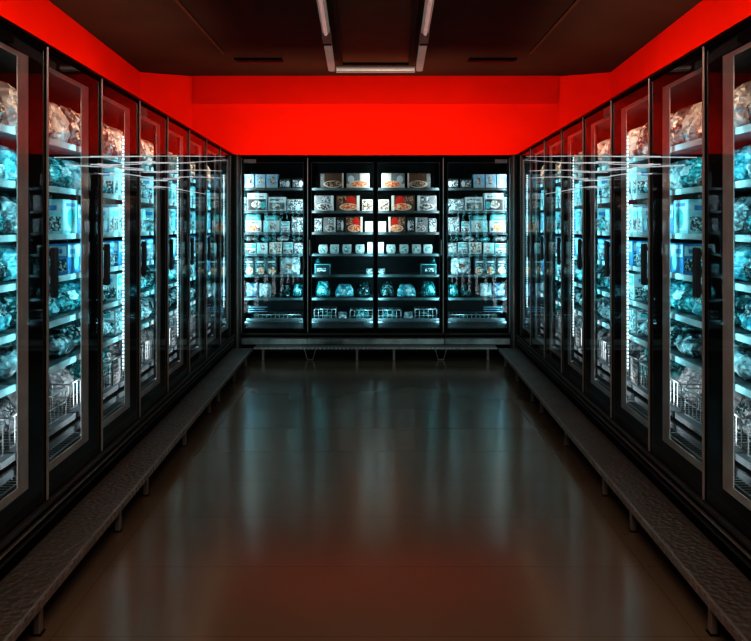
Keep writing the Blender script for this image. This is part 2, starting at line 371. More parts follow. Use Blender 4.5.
def freezer(bank, s0, s1, doors, levels, label, ends=(True, True), ext=(0, 0), depth=0.85):
    """doors: list of dicts s0,s1,wl,wr,band,handle"""
    f = BANK[bank]; side = bank != 'B'
    base = f((s0+s1)/2, 0.2, 0); t = empty('display_freezer', base, label, 'freezer', 'glass-door display freezers')
    new = lambda: MB(f)
    b = new()
    c0, c1 = s0-ext[0], s1+ext[1]
    b.box(c0, c1, depth-0.03, depth, 0.0, ZT, M['interior']); b.box(c0, c1, 0.06, depth-0.03, ZT-0.03, ZT, M['interior'])
    b.box(c0, c1, 0.06, depth-0.03, 0.0, 0.30, M['interior'])
    if ends[0]: b.box(c0, c0+0.03, 0.06, depth-0.03, 0.30, ZT-0.03, M['interior'])
    if ends[1]: b.box(c1-0.03, c1, 0.06, depth-0.03, 0.30, ZT-0.03, M['interior'])
    b.build('cabinet', t)
    b = new(); b.box(s0, s1, 0.0, 0.06, 2.13, ZT-0.012, M['black']); hd = b.build('header', t)
    b = new(); b.box(s0, s1, -0.006, 0.06, ZT-0.012, ZT, M['dsteel']); b.build('trim_strip', hd)
    # ridged base panel
    b = new(); b.box(s0, s1, 0.012, 0.06, 0.0, ZD0, M['black'])
    bp = b.build('base_panel', t)
    for z0_, z1_, dd, mt in ((0.160, 0.172, -0.002, 'sill'), (0.200, 0.207, -0.008, 'steel'), (0.236, 0.256, -0.012, 'sill')):
        b = new(); b.box(s0, s1, dd, 0.012, z0_, z1_, M[mt]); b.build('bumper_strip', bp, bevel=0.004)
    if not side:
        b = new(); b.box(s0, s1, -0.010, 0.012, 0.136, 0.196, M['fascia']); o = b.build('kick_plate', bp, bevel=0.004); o['label'] = 'pale steel strip above the bench'
    b = new(); b.box(s0+0.03, s1-0.03, 0.065, 0.125, 0.36, 0.372, M['shelf'])
    n = int((s1-s0-0.1)/0.03)
    for k in range(n):
        b.box(s0+0.05+k*0.03, s0+0.065+k*0.03, 0.075, 0.115, 0.372, 0.374, M['black'])
    b.box(s0+0.03, s1-0.03, 0.125, 0.14, 0.30, 0.40, M['shelf']); b.build('air_grille', t)
    for D in doors:
        a0, a1 = D['s0'], D['s1']
        wl, wr = D['wl'], D['wr']
        zt, zb = 2.128, ZD0+0.004
        b = new(); b.ring(a0+0.004, a1-0.004, 0.008, 0.036, zb, zt, wl, wr, D['wb'], D['wt'], M['black'])
        dr = b.build('door', t)
        b = new(); b.ring(a0+0.004+wl, a1-0.004-wr, 0.009, 0.012, zb+D['wb'], zt-D['wt'], D['bl'], D['br'], D['bb'], D['bt'], M['band'] if side else M['bandb'])
        b.build('inner_frame', dr)
        b = new(); b.poly([(a0+0.008, 0.003, zb+0.004), (a1-0.008, 0.003, zb+0.004), (a1-0.008, 0.003, zt-0.004), (a0+0.008, 0.003, zt-0.004)], M['glass']); b.build('glass_pane', dr, normals=False)
        e0 = a0 if D['trim'] < 0 else a1-0.012
        b = new(); b.box(e0, e0+0.011, -0.009, 0.0, zb, ZT-0.013 if side else zt, M['chrome']); b.build('edge_trim', dr, bevel=0.002)
        h0 = (a0+(0.014 if side else 0.03)) if D['handle'] < 0 else (a1-0.03)
        if side:
            b = new(); b.box(h0, h0+0.055, -0.028, -0.010, 1.10, 1.31, M['blackp'])
            for zz in (1.115, 1.275): b.box(h0+0.01, h0+0.03, -0.012, 0.0, zz, zz+0.02, M['blackp'])
            hn = b.build('handle', dr, bevel=0.007)
        else:
            b = new(); b.box(h0-0.011, h0+0.011, -0.04, -0.02, 1.08, 1.26, M['blackp']); b.box(h0-0.004, h0+0.004, -0.043, -0.04, 1.09, 1.25, M['chrome'])
            for zz in (1.09, 1.23): b.box(h0-0.008, h0+0.008, -0.022, 0.0, zz, zz+0.02, M['blackp'])
            b.build('handle', dr, bevel=0.003)
        # shelves
        for li, z in enumerate(levels):
            b = new(); b.box(a0+0.01, a1-0.01, 0.128, 0.65, z-0.018, z, M['shelf']); sh = b.build('shelf', t)
            b = new(); b.box(a0+0.012, a1-0.012, 0.118, 0.128, z-0.024, z+0.004, (M['rail'] if side else M['railb']) if li < 6 else M['shelf']); b.build('price_rail', sh)
    # mullions with the door joints
    js = sorted({round(D['s1'], 4) for D in doors[:-1]})
    for j in js:
        b = new(); b.box(j-0.03 if side else j-0.022, j+0.03 if side else j+0.022, 0.038, 0.085, 0.30, 2.12, M['black']); b.build('mullion', t)
    return t

def sdoor(k):
    a = Y0+PITCH*k
    return dict(s0=a, s1=a+PITCH, wl=0.03, wr=0.15, wb=0.10, wt=0.058, bl=0.006, br=0.10, bb=0.035, bt=0.02, trim=-1, handle=-1)
def bdoor(a, c, wl, wr, hs):
    return dict(s0=a, s1=c, wl=wl, wr=wr, wb=0.04, wt=0.045, bl=0.01, br=0.01, bb=0.01, bt=0.01, trim=hs, handle=hs)

CYAN = (0.32, 0.88, 1.0); COOL = (0.82, 0.97, 1.0); NEUT = (0.95, 0.97, 1.0); WARM = (1.0, 0.60, 0.38); CYANB = (0.45, 0.90, 1.0)
PW = 2.3
for bank, word in (('L', 'left'), ('R', 'right')):
    f = BANK[bank]
    near = freezer(bank, Y0-2*PITCH, Y0+2*PITCH, [sdoor(k) for k in (-2, -1, 0, 1)], SIDE_LEVELS,
            'long black freezer nearest on the %s, tall glass doors full of crumpled bags' % word, ends=(True, False))
    far = freezer(bank, Y0+2*PITCH+0.002, YB-0.072, [sdoor(k) for k in (2, 3, 4, 5, 6)], SIDE_LEVELS,
            'long black five-door freezer on the %s running up to the back corner' % word, ends=(False, True))
    # maker's plate on the header where the far unit starts
    s = Y0+2*PITCH+0.03
    b = MB(f); b.box(s, s+0.13, -0.008, 0.0, 2.065, 2.115, M['plate']); o = b.build('name_plate', far); o['label'] = 'small pale plate at the top corner'
    # filler next to the corner
    b = MB(f); b.box(Y0+7*PITCH+0.002, YB-0.074, 0.0, 0.036, ZD0, 2.128, M['black']); b.build('filler_panel', far)
    for k, unit in ((1, near), (3, far), (6, far)):
        a = Y0+PITCH*k
        for ds in ((0.60, 0.66) if k != 6 else (0.60,)):
            b = MB(f); b.box(a+ds-0.0035, a+ds+0.0035, 0.048+(0.66-ds)*0.2, 0.055+(0.66-ds)*0.2, 0.56, 1.92, M['led']); o = b.build('light_strip', unit)
            o['label'] = 'lit strip of small white lamps'
    for k, unit in ((1, near), (3, far)):
        a = Y0+PITCH*k+0.47
        b = MB(f); b.box(a, a+0.13, 0.083, 0.088, 0.50, 0.64, M['sign']); o = b.build('price_sign', unit); o['label'] = 'dark price card with pale lines'
        b = MB(f)
        for q in range(4): b.box(a+0.015, a+0.115-0.02*(q % 2), 0.0815, 0.083, 0.525+q*0.027, 0.533+q*0.027, M['rail'])
        b.build('printed_line', o)
    for k in range(-2, 7):
        a = Y0+PITCH*k
        e = 0.25 if k < -1 else 1.0
        lamp(bank, a+0.09, 0.045, 1.32, (0.10, 1.05), PW*e, CYAN, 0.9)
        lamp(bank, a+0.09, 0.045, 0.55, (0.10, 0.42), PW*0.30*e, NEUT, 0.9)
        lamp(bank, a+0.66, 0.045, 1.25, (0.03, 1.2), PW*0.8*e, CYAN, 0.0)
        lamp(bank, a+0.66, 0.045, 0.52, (0.03, 0.3), PW*0.18*e, NEUT, 0.0)
        lamp(bank, a+0.35, 0.06, 2.05, (0.5, 0.04), PW*0.42*e, WARM, 0.0, -1.5)  # added warm light at the header, tints the top goods brown
for a, c, wl, wr, hs, lab in ((-1.435, -0.733, 0.02, 0.03, -1, 'narrow one-door black freezer at the left end of the back wall'),
                              (0.733, 1.435, 0.03, 0.02, 1, 'narrow one-door black freezer at the right end of the back wall')):
    fz = freezer('B', a, c, [bdoor(a, c, wl, wr, hs)], BACK_LEVELS, lab, ext=((0.055, 0) if hs < 0 else (0, 0.055)))
    s = a+0.03 if hs < 0 else c-0.16
    b = MB(mapB); b.box(s, s+0.13, -0.008, -0.001, 2.07, 2.112, M['plate']); o = b.build('name_plate', fz); o['label'] = 'small pale plate at the top corner'
    s = a+0.06 if hs < 0 else c-0.28
    b = MB(mapB); b.box(s, s+0.22, 0.083, 0.088, 0.46, 0.545, M['sign']); o = b.build('price_sign', fz); o['label'] = 'dark price card with pale lines'
    b = MB(mapB)
    for q in range(3): b.box(s+0.01, s+0.21-0.03*(q % 2), 0.081, 0.083, 0.475+q*0.024, 0.482+q*0.024, M['bluec'])
    b.build('printed_line', o)
fz = freezer('B', -0.729, 0.729, [bdoor(-0.729, 0.0, 0.035, 0.014, -1), bdoor(0.0, 0.729, 0.014, 0.035, 1)], BACK_LEVELS,
             'double-door black freezer in the middle of the back wall')
for sx in (-1, 1):
    for x0, ds in ((1.40, -0.9), (0.765, 0.9), (0.69, -0.9), (0.04, 0.9)):
        p = 3.3 if x0 > 0.73 else 3.3
        lamp('B', sx*x0, 0.045, 1.55, (0.03, 0.85), p*0.46, COOL, sx*ds)
        lamp('B', sx*x0, 0.045, 0.72, (0.03, 0.75), p*0.58, CYANB, sx*ds)
    # corner posts
    t = empty('corner_post', (sx*1.47, YB-0.02, 0), 'bright metal corner post between the back freezers and the %s side freezers' % ('left' if sx < 0 else 'right'), 'post')
    b = MB(); x0, x1 = sorted((sx*1.440, sx*1.535))
    b.box(x0, x1, YB-0.055, YB+0.03, 0.10, ZT, M['post']); b.build('upright', t, bevel=0.004)
    b = MB(); xa, xb = sorted((sx*1.455, sx*1.475)); b.box(xa, xb, YB-0.066, YB-0.055, 0.10, ZT, M['chrome']); b.build('edge_trim', t, bevel=0.004)
    b = MB(); b.box(x0, x1, YB-0.06, YB+0.03, 0.0, 0.10, M['black']); b.build('foot', t)

# ------------------------------------------------------------------ low bumper benches
LEGS = [1.95, 2.70, 3.61, 4.09, 5.01, 5.87, 6.26, 7.06, 7.80]
for bank, word in (('L', 'left'), ('R', 'right')):
    f = BANK[bank]
    base = f(5.2, -0.11, 0)
    t = empty('low_bench', base, 'long low metal tread-plate bench along the foot of the %s freezers' % word, 'bench', 'low metal benches')
    b = MB(f); b.box(1.6, YB-0.23, -0.205, -0.015, 0.122, 0.132, M['tread']); b.build('top_plate', t)
    b = MB(f); b.box(1.6, YB-0.23, -0.215, -0.205, 0.100, 0.134, M['steel'])
    n = int((YB-0.23-1.6)/0.055)
    for k in range(n): b.box(1.62+k*0.055, 1.645+k*0.055, -0.219, -0.215, 0.104, 0.130, M['steel'])
    o = b.build('edge_strip', t); o['label'] = 'ribbed metal front edge'
    b = MB(f); b.box(1.6, YB-0.23, -0.03, -0.02, 0.085, 0.122, M['dsteel']); b.build('rear_rail', t)
    for s in LEGS:
        b = MB(f); b.box(s-0.016, s+0.016, -0.204, -0.18, 0.004, 0.122, M['steel']); b.box(s-0.022, s+0.022, -0.21, -0.174, 0.0, 0.006, M['dsteel']); b.build('leg', t, bevel=0.003)
b_ = mapB
t = empty('low_bench', (0, YB-0.11, 0), 'low metal bench across the foot of the back freezers', 'bench', 'low metal benches')
b = MB(); b.box(-1.27, 1.27, YB-0.20, YB-0.016, 0.122, 0.132, M['tread']); b.build('top_plate', t)
b = MB(); b.box(-1.27, 1.27, YB-0.21, YB-0.20, 0.116, 0.134, M['edge'])
for k in range(62): b.box(-1.26+k*0.041, -1.24+k*0.041, YB-0.213, YB-0.21, 0.118, 0.132, M['fascia'])
o = b.build('edge_strip', t); o['label'] = 'bright ribbed front edge'
b = MB(); b.box(-1.25, 1.25, YB-0.03, YB-0.02, 0.06, 0.122, M['dsteel']); b.build('rear_rail', t)
for px in (263, 357, 394, 488):
    x = (px-375.5)*8.19/F
    b = MB(); b.box(x-0.013, x+0.013, YB-0.20, YB-0.175, 0.0, 0.122, M['steel']); b.build('leg', t, bevel=0.003)
for px in (310, 441):
    x = (px-375.5)*8.19/F
    b = MB(); b.tube([(x-0.062, YB-0.19, 0.122), (x-0.028, YB-0.19, 0.008), (x+0.028, YB-0.19, 0.008), (x+0.062, YB-0.19, 0.122)], 0.006, M['chrome'], 6)
    o = b.build('hairpin_leg', t); o['label'] = 'bent wire leg'

# ------------------------------------------------------------------ goods: prototypes
def shade(o):
    return o
def bag_surface(w, h, t, lean, seed, amp, heap=0.0):
    rnd = random.Random(seed); ox = rnd.uniform(0, 50)
    def P(u, v, sgn):
        # u,v in -1..1; sgn front(-1) / back(+1)
        k = (1-abs(u)**3.2)*(1-abs(v)**4)
        th = t*0.5*max(k, 0)**0.6*(1.15-0.35*v)
        n = Vector((u*2.3+ox, v*2.3, sgn*3.1))
        c = mn.noise(n)*0.9+abs(mn.noise(n*2.3))*1.2+abs(mn.noise(n*5.1))*0.9-0.5
        th = max(0.0, th+amp*c*max(k, 0)**0.35)
        edge = 1+0.05*mn.noise(Vector((v*3+ox, 7.7, u)))
        x = u*w*0.5*edge*(1-0.10*abs(v)**2)*(1-heap*max(0.0, (v+0.6)/1.6)**1.4)+heap*0.05*(v+1)*mn.noise(Vector((ox, 1.0, 2.0)))
        z = (v+1)*0.5*h*(1+0.04*mn.noise(Vector((u*2.5+ox, 3.3, 1))))
        y = sgn*th+0.012*mn.noise(Vector((u*1.5, v*1.5, ox)))
        y += z*math.tan(lean)
        return Vector((x, y, z))
    return P
def make_bag(w, h, t, lean, seed, film, amp=0.016, label=True, lie=False, nu=17, nv=18, heap=0.0):
    P = bag_surface(w, h, t, lean, seed, amp, heap)
    def tr(p): return Vector((p.x, (p.z-h/2), p.y)) if lie else p
    bm = bmesh.new(); g = {}
    for s in (-1, 1):
        for i in range(nu+1):
            for j in range(nv+1):
                bd = i in (0, nu) or j in (0, nv)
                key = (i, j, 0 if bd else s)
                if key not in g:
                    g[key] = bm.verts.new(tr(P(-1+2*i/nu, -1+2*j/nv, 0 if bd else s)))
    for s in (-1, 1):
        for i in range(nu):
            for j in range(nv):
                q = []
                for (a, c) in ((i, j), (i+1, j), (i+1, j+1), (i, j+1)):
                    bd = a in (0, nu) or c in (0, nv); q.append(g[(a, c, 0 if bd else s)])
                try:
                    bm.faces.new(q if s < 0 else q[::-1])
                except ValueError: pass
    bmesh.ops.triangulate(bm, faces=bm.faces)
    bmesh.ops.recalc_face_normals(bm, faces=bm.faces)
    zmin = min(v.co.z for v in bm.verts); bmesh.ops.translate(bm, verts=bm.verts, vec=(0, 0, -zmin))
    ymin = min(v.co.y for v in bm.verts); bmesh.ops.translate(bm, verts=bm.verts, vec=(0, -ymin, 0))
    me = bpy.data.meshes.new('food_bag'); bm.to_mesh(me); bm.free(); me.materials.append(film)
    o = bpy.data.objects.new('food_bag', me)
    kids = []
    if label:
        rnd = random.Random(seed+5); u0 = rnd.uniform(-0.5, -0.2); v0 = rnd.uniform(-0.45, 0.0); du = rnd.uniform(0.55, 0.8); dv = rnd.uniform(0.35, 0.6)
        bm = bmesh.new(); n = 6; vs = {}
        for i in range(n+1):
            for j in range(n+1):
                u = u0+du*i/n; v = v0+dv*j/n
                p = P(u, v, -1 if not lie else 1); p.y += (-0.004 if not lie else 0.004)
                vs[i, j] = bm.verts.new(tr(p)+Vector((0, -ymin, -zmin)))
        for i in range(n):
            for j in range(n): bm.faces.new((vs[i, j], vs[i+1, j], vs[i+1, j+1], vs[i, j+1]))
        m2 = bpy.data.meshes.new('label_patch'); bm.to_mesh(m2); bm.free(); m2.materials.append(M['print_'] if seed % 2 else M['white'])
        l = bpy.data.objects.new('label_patch', m2); l.parent = o; kids.append(l)
    return o, kids

def raw(mb, name, parent=None, bevel=0.0):
    """unlinked object from an MB (prototype)"""
    bmesh.ops.recalc_face_normals(mb.bm, faces=mb.bm.faces)
    me = bpy.data.meshes.new(name); mb.bm.to_mesh(me); mb.bm.free()
    for m in mb.mats: me.materials.append(m)
    o = bpy.data.objects.new(name, me)
    if parent: o.parent = parent
    if bevel:
        bv = o.modifiers.new('bevel', 'BEVEL'); bv.width = bevel; bv.segments = 2; bv.limit_method = 'ANGLE'
    return o

def make_carton(style, w, h, d=0.14):
    """carton standing on z=0, front face at y=0"""
    bodym = dict(flower='bluec', fish='white', fishpale='white', orange='white', teal='aquac', greybox='greyc', script='darkc', darkbowl='brownc',
                 orangebowl='ivory', redbowl='brownc', greybowl='greyc', small='ivory', plain='white', stripe='deepblue', aqua='aquac', blue='deepblue',
                 slim='white', whiteteal='white', tealflat='tealc', darkpack='darkc', clear='sign')[style]
    b = MB(); b.box(-w/2, w/2, 0, d, 0, h, M[bodym]); o = raw(b, 'food_carton', bevel=0.002)
    p = MB(); e = -0.0012
    W, H = w/2, h
    def r(x0, x1, z0, z1, m, k=1): p.poly([(x0*W, e*k, z0*H), (x1*W, e*k, z0*H), (x1*W, e*k, z1*H), (x0*W, e*k, z1*H)], M[m])
    def ell(x, z, rx, rz, m, k=2): p.disc(x*W, e*k, z*H, rx*W, rz*H, M[m])
    if style == 'flower':
        r(-1, 1, 0.0, 0.2, 'white'); ell(0.1, 0.55, 0.42, 0.26, 'foodp'); ell(0.1, 0.55, 0.15, 0.1, 'foodo', 3); r(-0.9, 0.4, 0.86, 0.97, 'white')
    elif style == 'fish':
        r(-0.95, 0.95, 0.05, 0.66, 'darkc'); ell(-0.05, 0.36, 0.55, 0.22, 'foodp'); ell(0.6, 0.32, 0.25, 0.2, 'tealc', 3); r(-0.2, 0.7, 0.76, 0.84, 'print_')
    elif style == 'fishpale':
        r(-0.9, 0.9, 0.08, 0.6, 'greyc'); ell(-0.1, 0.34, 0.5, 0.17, 'foodp'); ell(0.6, 0.36, 0.25, 0.2, 'darkc', 3); r(-0.8, 0.8, 0.72, 0.86, 'print_')
    elif style == 'orange':
        ell(0.0, 0.38, 0.5, 0.26, 'foodo'); r(-0.7, 0.5, 0.74, 0.86, 'print_'); r(0.5, 0.85, 0.1, 0.4, 'greyc')
    elif style == 'teal':
        r(-0.95, 0.95, 0.05, 0.95, 'white'); r(-0.9, -0.2, 0.1, 0.9, 'aquac', 2); ell(0.2, 0.5, 0.38, 0.3, 'foodp', 3)
    elif style == 'whiteteal':
        r(-0.9, 0.9, 0.06, 0.4, 'print_'); r(-0.95, 0.95, 0.55, 0.92, 'tealc'); r(-0.7, 0.3, 0.64, 0.82, 'white', 2)
    elif style == 'greybox':
        r(-0.92, 0.92, 0.06, 0.94, 'print_'); ell(0.3, 0.3, 0.3, 0.18, 'aquac')
    elif style == 'script':
        r(-0.7, 0.6, 0.70, 0.80, 'white'); r(-0.5, 0.8, 0.55, 0.60, 'print_'); ell(0, 0.24, 0.8, 0.24, 'foodp'); ell(0.2, 0.2, 0.35, 0.14, 'foodo', 3)
    elif style in ('darkbowl', 'orangebowl', 'redbowl', 'greybowl'):
        fd = dict(darkbowl='foodb', orangebowl='foodo', redbowl='foodo', greybowl='foodg')[style]
        if style == 'darkbowl': r(-0.98, -0.65, 0.05, 0.95, 'greyc'); r(0.85, 1, 0, 1, 'ivory')
        if style == 'orangebowl': r(-1, 0.15, 0.3, 1, 'greyc'); ell(-0.6, 0.58, 0.28, 0.27, 'white', 2)
        if style == 'redbowl':
            r(0.75, 1, 0, 1, 'ivory'); ell(0.25, 0.62, 0.42, 0.36, 'redc', 2); r(-0.9, -0.1, 0.5, 0.95, 'foodb')
        if style == 'greybowl': r(0.7, 1, 0, 1, 'white'); r(-0.2, 0.6, 0.62, 0.9, 'print_')
        ell(0.05, 0.26, 0.8, 0.24, 'ivory' if style != 'greybowl' else 'white', 3); ell(0.10, 0.27, 0.70, 0.20, fd, 4)
    elif style == 'small':
        r(-0.9, 0.9, 0.1, 0.9, 'foodp')
    elif style == 'plain':
        ell(-0.6, 0.9, 0.06, 0.03, 'darkc'); ell(0.6, 0.9, 0.06, 0.03, 'darkc'); r(-0.9, 0.9, 0.02, 0.06, 'aquac')
    elif style == 'stripe':
        r(-1, 1, 0.06, 0.5, 'print_'); r(-1, 1, 0.8, 0.94, 'aquac'); r(-0.8, 0.4, 0.58, 0.7, 'white')
    elif style == 'aqua':
        r(-0.95, 0.1, 0.1, 0.95, 'white'); ell(0.1, 0.45, 0.5, 0.3, 'tealc'); r(-0.6, 0.7, 0.8, 0.9, 'deepblue', 2)
    elif style == 'blue':
        r(-1, 1, 0.55, 0.95, 'white'); ell(0.3, 0.4, 0.45, 0.3, 'aquac'); r(-0.8, 0.2, 0.66, 0.82, 'deepblue', 2)
    elif style == 'slim':
        r(-0.8, 0.8, 0.1, 0.55, 'print_'); r(-0.8, 0.8, 0.65, 0.85, 'aquac')
    elif style == 'clear':
        r(-0.95, 0.95, 0.90, 0.97, 'tealc'); r(-0.95, -0.9, 0.05, 0.9, 'tealc'); r(0.9, 0.95, 0.05, 0.9, 'tealc'); r(-0.7, 0.4, 0.3, 0.6, 'print_')
    elif style == 'tealflat':
        r(-0.9, 0.6, 0.2, 0.6, 'aquac')
    elif style == 'darkpack':
        r(-0.9, 0.2, 0.15, 0.8, 'print_'); ell(0.5, 0.45, 0.35, 0.35, 'white')
    if style in ('aqua', 'blue', 'stripe', 'whiteteal', 'slim', 'greybox', 'tealflat'):
        for sx_ in (-1, 1):
            xx = sx_*(W+0.0012)
            for y0_, y1_, z0_, z1_, m in ((0.06, 0.94, 0.60, 0.92, 'white'), (0.06, 0.60, 0.08, 0.50, 'print_'), (0.66, 0.94, 0.08, 0.50, 'aquac')):
                p.poly([(xx, y0_*d, z0_*H), (xx, y1_*d, z0_*H), (xx, y1_*d, z1_*H), (xx, y0_*d, z1_*H)], M[m])
            xx = sx_*(W+0.0024); p.poly([(xx, 0.2*d, 0.68*H), (xx, 0.8*d, 0.68*H), (xx, 0.8*d, 0.82*H), (xx, 0.2*d, 0.82*H)], M['deepblue' if style != 'greybox' else 'tealc'])
    k = raw(p, 'printed_panels', o)
    return o, [k]

def make_tub(w=0.105, h=0.10):
    b = MB(); i = b.mi(M['tubm']); n = 24
    def ringv(r, z, e=3.5):
        out = []
        for k in range(n):
            a = 2*PI*k/n; c, s = math.cos(a), math.sin(a)
            q = (abs(c)**e+abs(s)**e)**(-1/e)
            out.append(b.bm.verts.new((r*q*c, r*q*s+w/2, z)))
        return out
    R = [ringv(w*0.38, 0), ringv(w*0.40, h*0.5), ringv(w*0.42, h*0.86)]
    for a, c in zip(R, R[1:]):
        for k in range(n): b.bm.faces.new((a[k], a[(k+1) % n], c[(k+1) % n], c[k]))
    b.bm.faces.new(R[0]); b.bm.faces.new(R[-1])
    o = raw(b, 'food_tub')
    # rounded front label plate and lid
    b = MB()
    pts = []
    for k in range(n):
        a = 2*PI*k/n; c, s = math.cos(a), math.sin(a); q = (abs(c)**5+abs(s)**5)**(-1/5)
        pts.append((w*0.46*q*c, -0.004, h*0.5+h*0.48*q*s))
    b.poly(pts, M['tubm']); b.disc(0, -0.006, h*0.5, w*0.32, h*0.36, M['lidm'])
    k1 = raw(b, 'front_label', o)
    b = MB(); b.mi(M['white'])
    R = [ringv(w*0.44, h*0.86), ringv(w*0.44, h*0.97), ringv(w*0.41, h)]
    for a, c in zip(R, R[1:]):
        for k in range(n): b.bm.faces.new((a[k], a[(k+1) % n], c[(k+1) % n], c[k]))
    b.bm.faces.new(R[0]); b.bm.faces.new(R[-1]); k2 = raw(b, 'lid', o)
    return o, [k1, k2]

def make_basket(w, d, h, r=0.003):
    b = MB()
    n = max(4, int(w/0.045)); m = max(3, int(d/0.08))
    def bar(p, q): b.tube([p, q], r, M['wire'], 4)
    for k in range(n+1):
        x = -w/2+w*k/n
        bar((x, 0, r), (x, 0, h)); bar((x, d, r), (x, d, h)); bar((x, 0, r), (x, d, r))
    for k in range(1, m):
        y = d*k/m
        for x in (-w/2, w/2): bar((x, y, r), (x, y, h))
    for z in (r, h*0.5, h):
        bar((-w/2, 0, z), (w/2, 0, z)); bar((-w/2, d, z), (w/2, d, z)); bar((-w/2, 0, z), (-w/2, d, z)); bar((w/2, 0, z), (w/2, d, z))
    o = raw(b, 'wire_basket')
    b = MB(); b.tube([(-w/2, -0.004, h+0.004), (w/2, -0.004, h+0.004)], r*1.8, M['wire'], 6); k1 = raw(b, 'rim', o)
    return o, [k1]

def make_tray(w, h, d=0.2):
    """open shallow dish with a sealed film top, standing on z=0"""
    b = MB(); i = b.mi(M['tubm'])
    def rect(f, z): return [b.bm.verts.new((sx*w/2*f, d/2+sy*d/2*f, z)) for sx, sy in ((-1,-1), (1,-1), (1,1), (-1,1))]
    R = [rect(0.86, 0), rect(1.0, h*0.85), rect(1.04, h*0.87), rect(1.04, h)]
    for a, c in zip(R, R[1:]):
        for k in range(4): b.bm.faces.new((a[k], a[(k+1) % 4], c[(k+1) % 4], c[k]))
    b.bm.faces.new(R[0]); b.bm.faces.new(R[-1]); o = raw(b, 'food_tray', bevel=0.003)
    b = MB()
    b.poly([(-w*0.42, d*0.02*0-0.002-0.0, h*0.2), (w*0.42, -0.002, h*0.2), (w*0.46, -0.004, h*0.72), (-w*0.46, -0.004, h*0.72)], M['print_'])
    k1 = raw(b, 'sleeve', o)
    return o, [k1]

PROTO = {}
def get(key):
    if key in PROTO:
        src, kids = PROTO[key]
        o = src.copy(); C.objects.link(o)
        for k in kids:
            c = k.copy(); c.parent = o; C.objects.link(c)
        return o
    kind = key[0]
    if kind == 'stand': o, kids = make_bag(0.27, 0.20, 0.13, 0.16, key[2]*7+1, BAG[key[1]])
    elif kind == 'small_bag': o, kids = make_bag(0.16, 0.16, 0.09, 0.10, key[2]*5+2, BAG[key[1]], amp=0.011, nu=9, nv=10)
    elif kind == 'heap': o, kids = make_bag(0.22, 0.17, 0.12, 0.12, key[2]*11+2, BAG[key[1]], amp=0.022, nu=13, nv=13, heap=0.36, label=key[2] % 2 == 0)
    elif kind == 'lying': o, kids = make_bag(0.28, 0.22, 0.09, 0.0, key[2]*3+3, BAG[key[1]], lie=True)
    elif kind == 'photo_bag':
        o, kids = make_bag(0.22, 0.205, 0.06, 0.08, 4, BAG['white'], amp=0.006)
        kids[0].data.materials[0] = M['foodb']
    elif kind == 'carton': o, kids = make_carton(key[1], key[2], key[3])
    elif kind == 'tub': o, kids = make_tub()
    elif kind == 'basket': o, kids = make_basket(key[1], key[2], key[3])
    elif kind == 'tray': o, kids = make_tray(key[1], key[2])
    C.objects.link(o)
    for k in kids: C.objects.link(k)
    PROTO[key] = (o, kids)
    return o

LOOK = dict(flower='pale blue flowered carton', fish='white carton with fish picture', fishpale='white carton, grey fish picture', orange='white carton with orange food',
            teal='aqua and white carton', whiteteal='white carton with teal band', greybox='grey printed carton', script='dark carton, white script',
            darkbowl='brown carton with bowl picture', orangebowl='carton with orange food bowl', redbowl='brown carton, red dome picture', greybowl='grey carton with bowl picture',
            small='small pale picture pack', plain='plain white carton', stripe='blue banded carton', aqua='aqua carton, round picture', blue='blue and white carton',
            slim='slim white carton', tealflat='flat teal carton', darkpack='dark carton, white spot', clear='dark box with teal rim')
ENTRIES = []
def put(bank, key, s, d, z, door, level, sx=1.0, sz=1.0, mirror=False, look=None, rz=0.0):
    o = get(key)
    lv = BACK_LEVELS if bank == 'B' else SIDE_LEVELS          # keep clear of the shelf above
    room = (lv[level-1]-0.034 if level else 2.10)-z-0.004
    sz = min(sz, room/max(v.co.z for v in o.data.vertices))
    o.location = BANK[bank](s, d, z+0.0012)
    o.rotation_euler = (0, 0, ROT[bank]+rz)
    o.scale = ((-sx if mirror else sx), 1.0, sz)
    kind = key[0]
    if look is None:
        look = {'stand': 'crumpled %s bag', 'heap': 'slumped %s bag', 'small_bag': 'small %s bag', 'lying': '%s bag lying flat'}.get(kind, '')
        if kind in ('stand', 'small_bag', 'lying', 'heap'): look = look % key[1]
        elif kind == 'photo_bag': look = 'white bag, brown food picture'
        elif kind == 'carton': look = LOOK[key[1]]
        elif kind == 'tub': look = 'rounded tub, teal label'
        elif kind == 'basket': look = 'open wire basket'
        elif kind == 'tray': look = 'sealed plastic food tray'
    cat = {'stand': 'bag', 'heap': 'bag', 'small_bag': 'bag', 'lying': 'bag', 'photo_bag': 'bag', 'carton': 'carton', 'tub': 'tub', 'basket': 'basket', 'tray': 'tray'}[kind]
    ENTRIES.append((bank, door, level, s, look, cat, o))
    return o

# ---- goods in the back freezers: (key, pixel x range in the left half, bottom shelf, height in pixels)
PXM = F/(YB+0.145)
def X(px): return (px-375.5)/PXM
def cart(style, a, c, hpx): return ('carton', style, round((c-a-0.8)/PXM, 3), round(hpx/PXM, 3)), (a+c)/2
rows = []
def back(level, key, px, dz=0.0, d=0.145, sx=1.0, sz=1.0, door=None, look=None):
    for mir in (False, True):
        x = X(px)
        dn = ('far-left' if px < 309 else 'centre-left') if not mir else ('far-right' if px < 309 else 'centre-right')
        put('B', key, -x if mir else x, d, BACK_LEVELS[level]+dz, dn, level, sx, sz, mir, look)
def bc(level, style, a, c, hpx, dz=0.0, d=0.145):
    k, m = cart(style, a, c, hpx); back(level, k, m, dz, d)
for a, c in ((243.5, 254.5), (254.8, 265.8), (266, 278)): bc(0, 'flower', a, c, 14)
for a, c in ((279, 291), (292, 304)): bc(0, 'darkpack', a, c, 9.5)
bc(1, 'fish', 247, 267, 18); bc(1, 'fishpale', 268, 286, 14); bc(1, 'greybox', 287, 304, 12); bc(1, 'slim', 243.2, 246.8, 14)
